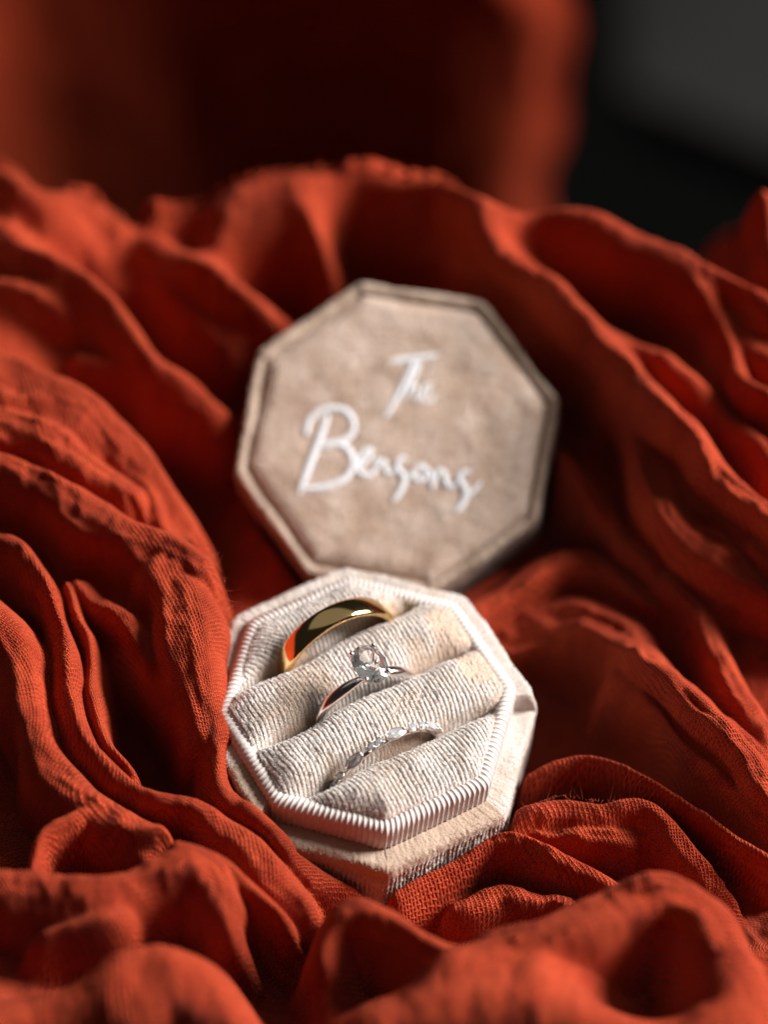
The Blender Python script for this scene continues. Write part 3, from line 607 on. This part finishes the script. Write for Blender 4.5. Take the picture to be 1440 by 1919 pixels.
lp_ = tufts('lid_pile', P_, N_, .05, .006, M_PILE_B, None, spread=.5); shift(lp_, -LT); lp_.parent = ls
# padded panel
G2 = 300; q = np.linspace(-2.6, 2.6, G2); X, Y = np.meshgrid(q, q, indexing='ij')
ap2 = 2.60 * AP; o2 = oct_r(X, Y); e2 = np.clip((ap2 - o2) / .30, 0, 1)
def panel_z(x, y):
    e = np.clip((ap2 - oct_r(x, y)) / .30, 0, 1); return -.13 + .17 * np.sqrt(np.clip(1 - (1 - e) ** 2, 0, 1)) + .015 * vnoise(x / .9, y / .9, 61)
Zp = panel_z(X, Y) + .006 * vnoise(X / .05, Y / .05, 62) + .006 * np.abs(np.sin(math.pi * X / .075)) + .012 * vnoise(X / .35, Y / .3, 63)
VP = np.stack([X, Y, Zp], -1); ins = o2 < ap2 + .01
fc = gridf(G2, G2); kin = ins.ravel(); fc = fc[kin[fc].all(1)]
us = np.zeros(G2 * G2, bool); us[fc.ravel()] = True; rm = np.cumsum(us) - 1
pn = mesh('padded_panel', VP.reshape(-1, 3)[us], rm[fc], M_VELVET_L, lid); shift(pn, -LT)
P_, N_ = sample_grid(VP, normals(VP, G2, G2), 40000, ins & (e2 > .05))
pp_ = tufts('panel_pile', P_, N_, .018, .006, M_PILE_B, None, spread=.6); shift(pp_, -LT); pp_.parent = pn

# white script lettering lying on the panel; strokes are traced, then laid on the panel
def lid_loc(px, py, h=.05):
    r = np.array([(px - 720) / F, -(py - 959.5) / F, -1.0]); n = R_LID[:, 2]
    t = (T_LID @ n + h) / (r @ n); return (R_LID.T @ (r * t - T_LID))[:2]
ZA = lambda x, y: (400 + x * .4722, 500 + y * .4722)
ZC = lambda x, y: (420 + x * .2361, 800 + y * .2361)
ZD = lambda x, y: (740 + x * .2361, 800 + y * .2361)
LET = {
 'T': [(ZA, [(678, 380, 13), (740, 372, 15), (820, 362, 15), (892, 350, 12)]), (ZA, [(800, 372, 17), (775, 425, 17), (740, 495, 16), (705, 560, 13), (680, 600, 11)])],
 'h': [(ZA, [(822, 372, 10), (800, 425, 12), (775, 480, 12), (757, 525, 11)]), (ZA, [(762, 512, 9), (788, 478, 9), (806, 480, 9), (800, 515, 9), (808, 530, 9), (826, 518, 7)])],
 'e': [(ZA, [(822, 518, 8), (850, 495, 8), (862, 470, 8), (845, 468, 8), (830, 500, 9), (838, 532, 9), (862, 532, 8), (882, 508, 6)])],
 'B': [(ZA, [(452, 585, 15), (432, 650, 17), (402, 730, 18), (368, 820, 18), (338, 905, 14)]),
       (ZA, [(368, 668, 12), (376, 618, 14), (410, 580, 14), (460, 562, 14), (515, 568, 15), (552, 605, 15), (552, 655, 15), (515, 690, 16), (465, 705, 16), (430, 712, 14)]),
       (ZA, [(470, 702, 12), (520, 712, 15), (550, 755, 16), (550, 800, 16), (515, 845, 16), (455, 872, 15), (400, 880, 14), (352, 880, 10)])],
 'e2': [(ZC, [(1030, 335, 18), (1095, 300, 22), (1150, 235, 24), (1160, 185, 24), (1115, 195, 24), (1065, 260, 26), (1060, 330, 26), (1100, 380, 26), (1165, 375, 24), (1215, 325, 18)])],
 'n': [(ZC, [(1215, 240, 20), (1205, 300, 24), (1190, 365, 22)]), (ZC, [(1200, 330, 16), (1240, 275, 20), (1275, 280, 22), (1275, 340, 24), (1310, 370, 22), (1360, 340, 18)])],
 's': [(ZC, [(1455, 255, 24), (1400, 260, 26), (1370, 300, 26), (1390, 350, 28), (1425, 400, 30), (1420, 460, 30), (1385, 530, 28), (1340, 595, 22)])],
 'o': [(ZD, [(85, 410, 18), (140, 370, 22), (200, 320, 26), (235, 330, 28), (250, 375, 28), (215, 420, 28), (160, 415, 26), (150, 370, 22)])],
 'n2': [(ZD, [(255, 330, 20), (290, 400, 26), (300, 495, 20)]), (ZD, [(300, 470, 18), (330, 380, 24), (370, 345, 24), (395, 390, 26), (410, 460, 24), (450, 475, 22), (490, 455, 18)])],
 's2': [(ZD, [(605, 355, 24), (555, 360, 24), (515, 395, 26), (520, 440, 28), (560, 490, 30), (560, 560, 30), (530, 620, 28), (480, 680, 22)]), (ZD, [(560, 570, 20), (620, 510, 20), (690, 435, 16)])],
}
def smoothline(P, m=7):
    P = np.array(P, float); E_ = np.vstack([2 * P[0] - P[1], P, 2 * P[-1] - P[-2]]); Q = []
    for i in range(1, len(E_) - 2):
        for t in np.linspace(0, 1, m, endpoint=False):
            a, b, c, e = E_[i - 1:i + 3]; Q.append(.5 * (2 * b + (c - a) * t + (2 * a - 5 * b + 4 * c - e) * t * t + (-a + 3 * b - 3 * c + e) * t ** 3))
    Q.append(P[-1]); return np.array(Q)
for ki, (ch, strokes) in enumerate(LET.items()):
    Vt, Ft = [], []
    for si, (zf, pts) in enumerate(strokes):
        sc_ = (zf(1, 0)[0] - zf(0, 0)[0])
        Q = smoothline([(*lid_loc(*zf(x, y)), wd * (.88 if zf is not ZA or ch == 'B' else .74) * sc_ / F * 53) for x, y, wd in pts])
        tn = np.gradient(Q[:, :2], axis=0); tn /= np.linalg.norm(tn, axis=1, keepdims=True) + 1e-9; nn = np.stack([-tn[:, 1], tn[:, 0]], 1)
        # round ends
        wv_ = Q[:, 2] * np.minimum(1, np.sqrt(np.clip(np.minimum(np.arange(len(Q)) + .6, len(Q) - .4 - np.arange(len(Q))) / 3, 0, 1))) * (1 + .10 * vnoise(np.arange(len(Q)) * .9 + si * 7, np.arange(len(Q)) * 0. + ki, 77))
        z0 = .004 + .0006 * (ki * 2 + si)
        b0 = len(Vt)
        offs = [-1, -.9, 0, .9, 1]; zz = [-.02, .0, .004, .0, -.02]
        for i in range(len(Q)):
            for o_, z_ in zip(offs, zz):
                p = Q[i, :2] + nn[i] * wv_[i] * o_
                Vt.append((p[0], p[1], float(panel_z(np.array(p[0]), np.array(p[1]))) + z0 + .010 + z_ * .5 - LT))
        n5 = 5
        for i in range(len(Q) - 1):
            for j in range(4): Ft.append((b0 + i * n5 + j + 1, b0 + i * n5 + j, b0 + (i + 1) * n5 + j, b0 + (i + 1) * n5 + j + 1))
    lo = mesh('letter', Vt, Ft, M_PRINT, lid)
    lo['label'] = 'white script letter ' + ch[0]

# ---------------------------------------------------------------- rings
def ring_frame(name, cx, cy, cz, R, tilt=0, yaw=0):
    M = M_BASE @ Matrix.Translation(Vector((cx, cy, cz)) * S) @ Matrix.Rotation(math.radians(yaw), 4, 'Z') @ Matrix.Rotation(math.radians(tilt), 4, 'X') @ Matrix.Translation(Vector((0, 0, -R)) * S)
    return empty(name, M)
def torus_band(name, R, prof, mat, parent, n=200, wfun=None, zc=0):
    """prof: closed list of (radial offset, y); wfun(phi) -> (radial scale, width scale)"""
    prof = np.array(prof); ph = np.arange(n) / n * 2 * math.pi
    a = np.ones(n); b = np.ones(n)
    if wfun: a, b = wfun(ph)
    rr = R + prof[None, :, 0] * a[:, None]; y = prof[None, :, 1] * b[:, None]
    Vv = np.stack([rr * np.cos(ph)[:, None], y, rr * np.sin(ph)[:, None] + R], -1)
    Vv[..., 2] += zc
    return mesh(name, Vv.reshape(-1, 3), gridf(n, len(prof), True, True), mat, parent)
# gold wedding band: domed outside, thin flat edges
gp = [(-.135 + .0, t) for t in np.linspace(-.22, .22, 7)]
gp += [(-.11, .245), (-.07, .25), (-.055, .243)]
gp += [(-.055 + .055 * math.sqrt(max(0, 1 - (t / .245) ** 2)), t) for t in np.linspace(.236, -.236, 22)]
gp += [(-.055, -.243), (-.07, -.25), (-.11, -.245)]
gp = [(a_ * (.9 if a_ < -.06 else 1), b_ * .76) for a_, b_ in gp]
gr = ring_frame('gold_wedding_band', .13, 1.19, -.34, 1.07, tilt=-4)
tag(gr, 'wide polished yellow gold wedding band in the rear slot of the cushion', 'ring')
torus_band('gold_band', 1.07, gp, M_GOLD, gr, 320)

def tube(pts, rad, k=8):
    P = np.array(pts, float); n = len(P); T = np.gradient(P, axis=0); T /= np.linalg.norm(T, axis=1, keepdims=True)
    ref = np.array([.3, .9, .2]); A = np.cross(T, ref); A /= np.linalg.norm(A, axis=1, keepdims=True); B = np.cross(T, A)
    an = np.arange(k) / k * 2 * math.pi; rad = np.broadcast_to(rad, (n,))
    Vv = P[:, None] + rad[:, None, None] * (np.cos(an)[None, :, None] * A[:, None] + np.sin(an)[None, :, None] * B[:, None])
    Ff = [tuple(x) for x in gridf(n, k, False, True).tolist()]
    Ff.append(tuple(range(k))[::-1]); Ff.append(tuple((n - 1) * k + i for i in range(k)))
    return Vv.reshape(-1, 3).tolist(), Ff
def sphere(c, r, n=10):
    Vv = []; Ff = []
    for i in range(n + 1):
        t = math.pi * i / n
        for j in range(2 * n):
            p = math.pi * j / n; Vv.append((c[0] + r * math.sin(t) * math.cos(p), c[1] + r * math.sin(t) * math.sin(p), c[2] + r * math.cos(t)))
    Ff = [tuple(x) for x in gridf(n + 1, 2 * n, False, True).tolist()]
    return Vv, Ff
def join(lst):
    V_, F_ = [], []
    for a, b in lst:
        o = len(V_); V_ += list(a); F_ += [tuple(i + o for i in f) for f in b]
    return V_, F_
def fixn(o):
    import bmesh
    bm = bmesh.new(); bm.from_mesh(o.data); bmesh.ops.remove_doubles(bm, verts=bm.verts, dist=1e-7); bmesh.ops.recalc_face_normals(bm, faces=bm.faces); bm.to_mesh(o.data); bm.free(); return o
def brilliant(a, b, hc, hp, n=16, point=1.0):
    """faceted stone, half axes a (x) b (y); crown height hc, pavilion depth hp; point<1 pinches the ends"""
    Vv, Ff = [], []
    def loop(s, z, off):
        i0 = len(Vv)
        for i in range(n):
            t = 2 * math.pi * (i + off) / n; c, s_ = math.cos(t), math.sin(t)
            x = a * s * np.sign(c) * abs(c) ** point; y = b * s * s_
            Vv.append((x, y, z))
        return i0
    t0 = loop(.56, hc, 0); c1 = loop(.80, hc * .62, .5); g0 = loop(1, .012, 0); g1 = loop(1, -.012, 0); p1 = loop(.55, -hp * .52, .5); c = len(Vv); Vv.append((0, 0, -hp))
    Ff.append(tuple(range(t0, t0 + n)))
    for i in range(n):
        j = (i + 1) % n
        Ff += [(t0 + j, t0 + i, c1 + i), (c1 + i, c1 + j, t0 + j), (c1 + i, g0 + i, g0 + j), (c1 + (i - 1) % n, g0 + i, c1 + i) if False else (c1 + i, g0 + j, c1 + j)]
        Ff += [(g0 + i, g1 + i, g1 + j, g0 + j), (g1 + i, p1 + i, g1 + j), (p1 + i, p1 + j, g1 + j), (p1 + i, c, p1 + j)]
    return Vv, Ff
def place(VF, M):
    V_, F_ = VF; return [tuple(M @ Vector(p)) for p in V_], F_
# solitaire
RS = .93
so = ring_frame('solitaire_ring', .0, .06, -.30, RS, yaw=-3)
tag(so, 'slender white gold solitaire ring with an oval diamond in the middle slot', 'ring')
sp_ = [(.0, y * .1) for y in np.linspace(-.7, .7, 5)]
ell = [(-.075 + .075 * math.cos(t), .10 * math.sin(t)) for t in np.linspace(0, 2 * math.pi, 20, endpoint=False)]
def taper(ph):
    top = np.exp(-((ph - math.pi / 2) / .30) ** 2)
    return 1 - .35 * top, 1 - .55 * top
torus_band('band', RS, ell, M_WGOLD, so, 220, taper)
zt = 2 * RS - .02                      # crown of the band
girdle = zt + .27
ax, by = .275, .37
dm = fixn(mesh('oval_diamond', *place(brilliant(ax, by, .10, .20, 12), Matrix.Translation((.03, .02, girdle))), M_DIAM, so, smooth=False))
dm['label'] = 'large oval cut diamond'
for sx in (-1, 1):
    for sy in (-1, 1):
        px_, py_ = .03 + sx * ax * .70, .02 + sy * by * .70
        pts = [(.03 + sx * .02, sy * .03, zt - .10), (.03 + sx * .10, .02 + sy * .13, zt + .04), (px_ * 1.02, py_ * 1.02, girdle - .03), (px_ + sx * .012, py_ + sy * .012, girdle + .05)]
        Q = smoothline([(*p, 0) for p in pts], 5)[:, :3]
        mesh('prong', *join([tube(Q, np.linspace(.030, .026, len(Q))), sphere((px_ - sx * .004, py_ - sy * .004, girdle + .06), .040, 7)]), M_WGOLD, so)
# slim band with marquise and round stones
RT = 1.04
tr = ring_frame('stone_set_band', -.20, -1.0, -.57, RT, yaw=2)
tag(tr, 'thin white gold band with marquise and round stones in the front slot', 'ring')
wire = [(-.05 + .045 * math.cos(t), .045 * math.sin(t)) for t in np.linspace(0, 2 * math.pi, 12, endpoint=False)]
torus_band('band', RT - .03, wire, M_WGOLD, tr, 180, zc=.03)
seq = [(146, 'r'), (127.5, 'm'), (109, 'r'), (101, 'r'), (85, 'm'), (67, 'r'), (55, 'r'), (42, 'm'), (160, 'm'), (28, 'r')]
for ang, kd in seq:
    A = math.radians(ang)
    M = Matrix.Translation((RT * math.cos(A), 0, RT * math.sin(A) + RT)) @ Matrix.Rotation(math.pi / 2 - A, 4, 'Y')
    if kd == 'm':
        a_, b_ = .155, .082
        fixn(mesh('marquise_stone', *place(brilliant(a_, b_, .035, .07, 12, 1.25), M @ Matrix.Translation((0, 0, .03))), M_DIAM2, tr, smooth=False))
    else:
        a_, b_ = .066, .066
        fixn(mesh('round_stone', *place(brilliant(a_, b_, .03, .055, 10), M @ Matrix.Translation((0, 0, .03))), M_DIAM2, tr, smooth=False))
    # bezel cup and beads
    n = 20; cup = []
    for s_, z_ in ((1.16, .035), (1.22, .02), (1.15, -.02), (.72, -.07), (.62, -.06), (.98, -.01), (1.0, .02)):
        for i in range(n):
            t = 2 * math.pi * i / n; cc = math.cos(t)
            cup.append((a_ * s_ * np.sign(cc) * abs(cc) ** (1.2 if kd == 'm' else 1), b_ * s_ * math.sin(t), z_))
    cf = [tuple(x) for x in gridf(7, n, True, True).tolist()]
    beads = []
    for bx, by_ in (((a_ * 1.06, 0), (-a_ * 1.06, 0)) if kd == 'm' else ((a_ * .8, b_ * .8), (-a_ * .8, b_ * .8), (a_ * .8, -b_ * .8), (-a_ * .8, -b_ * .8))):
        beads.append(sphere((bx, by_, .05), .021, 6))
    mesh('bezel', *place(join([(cup, cf)] + beads), M), M_WGOLD, tr)
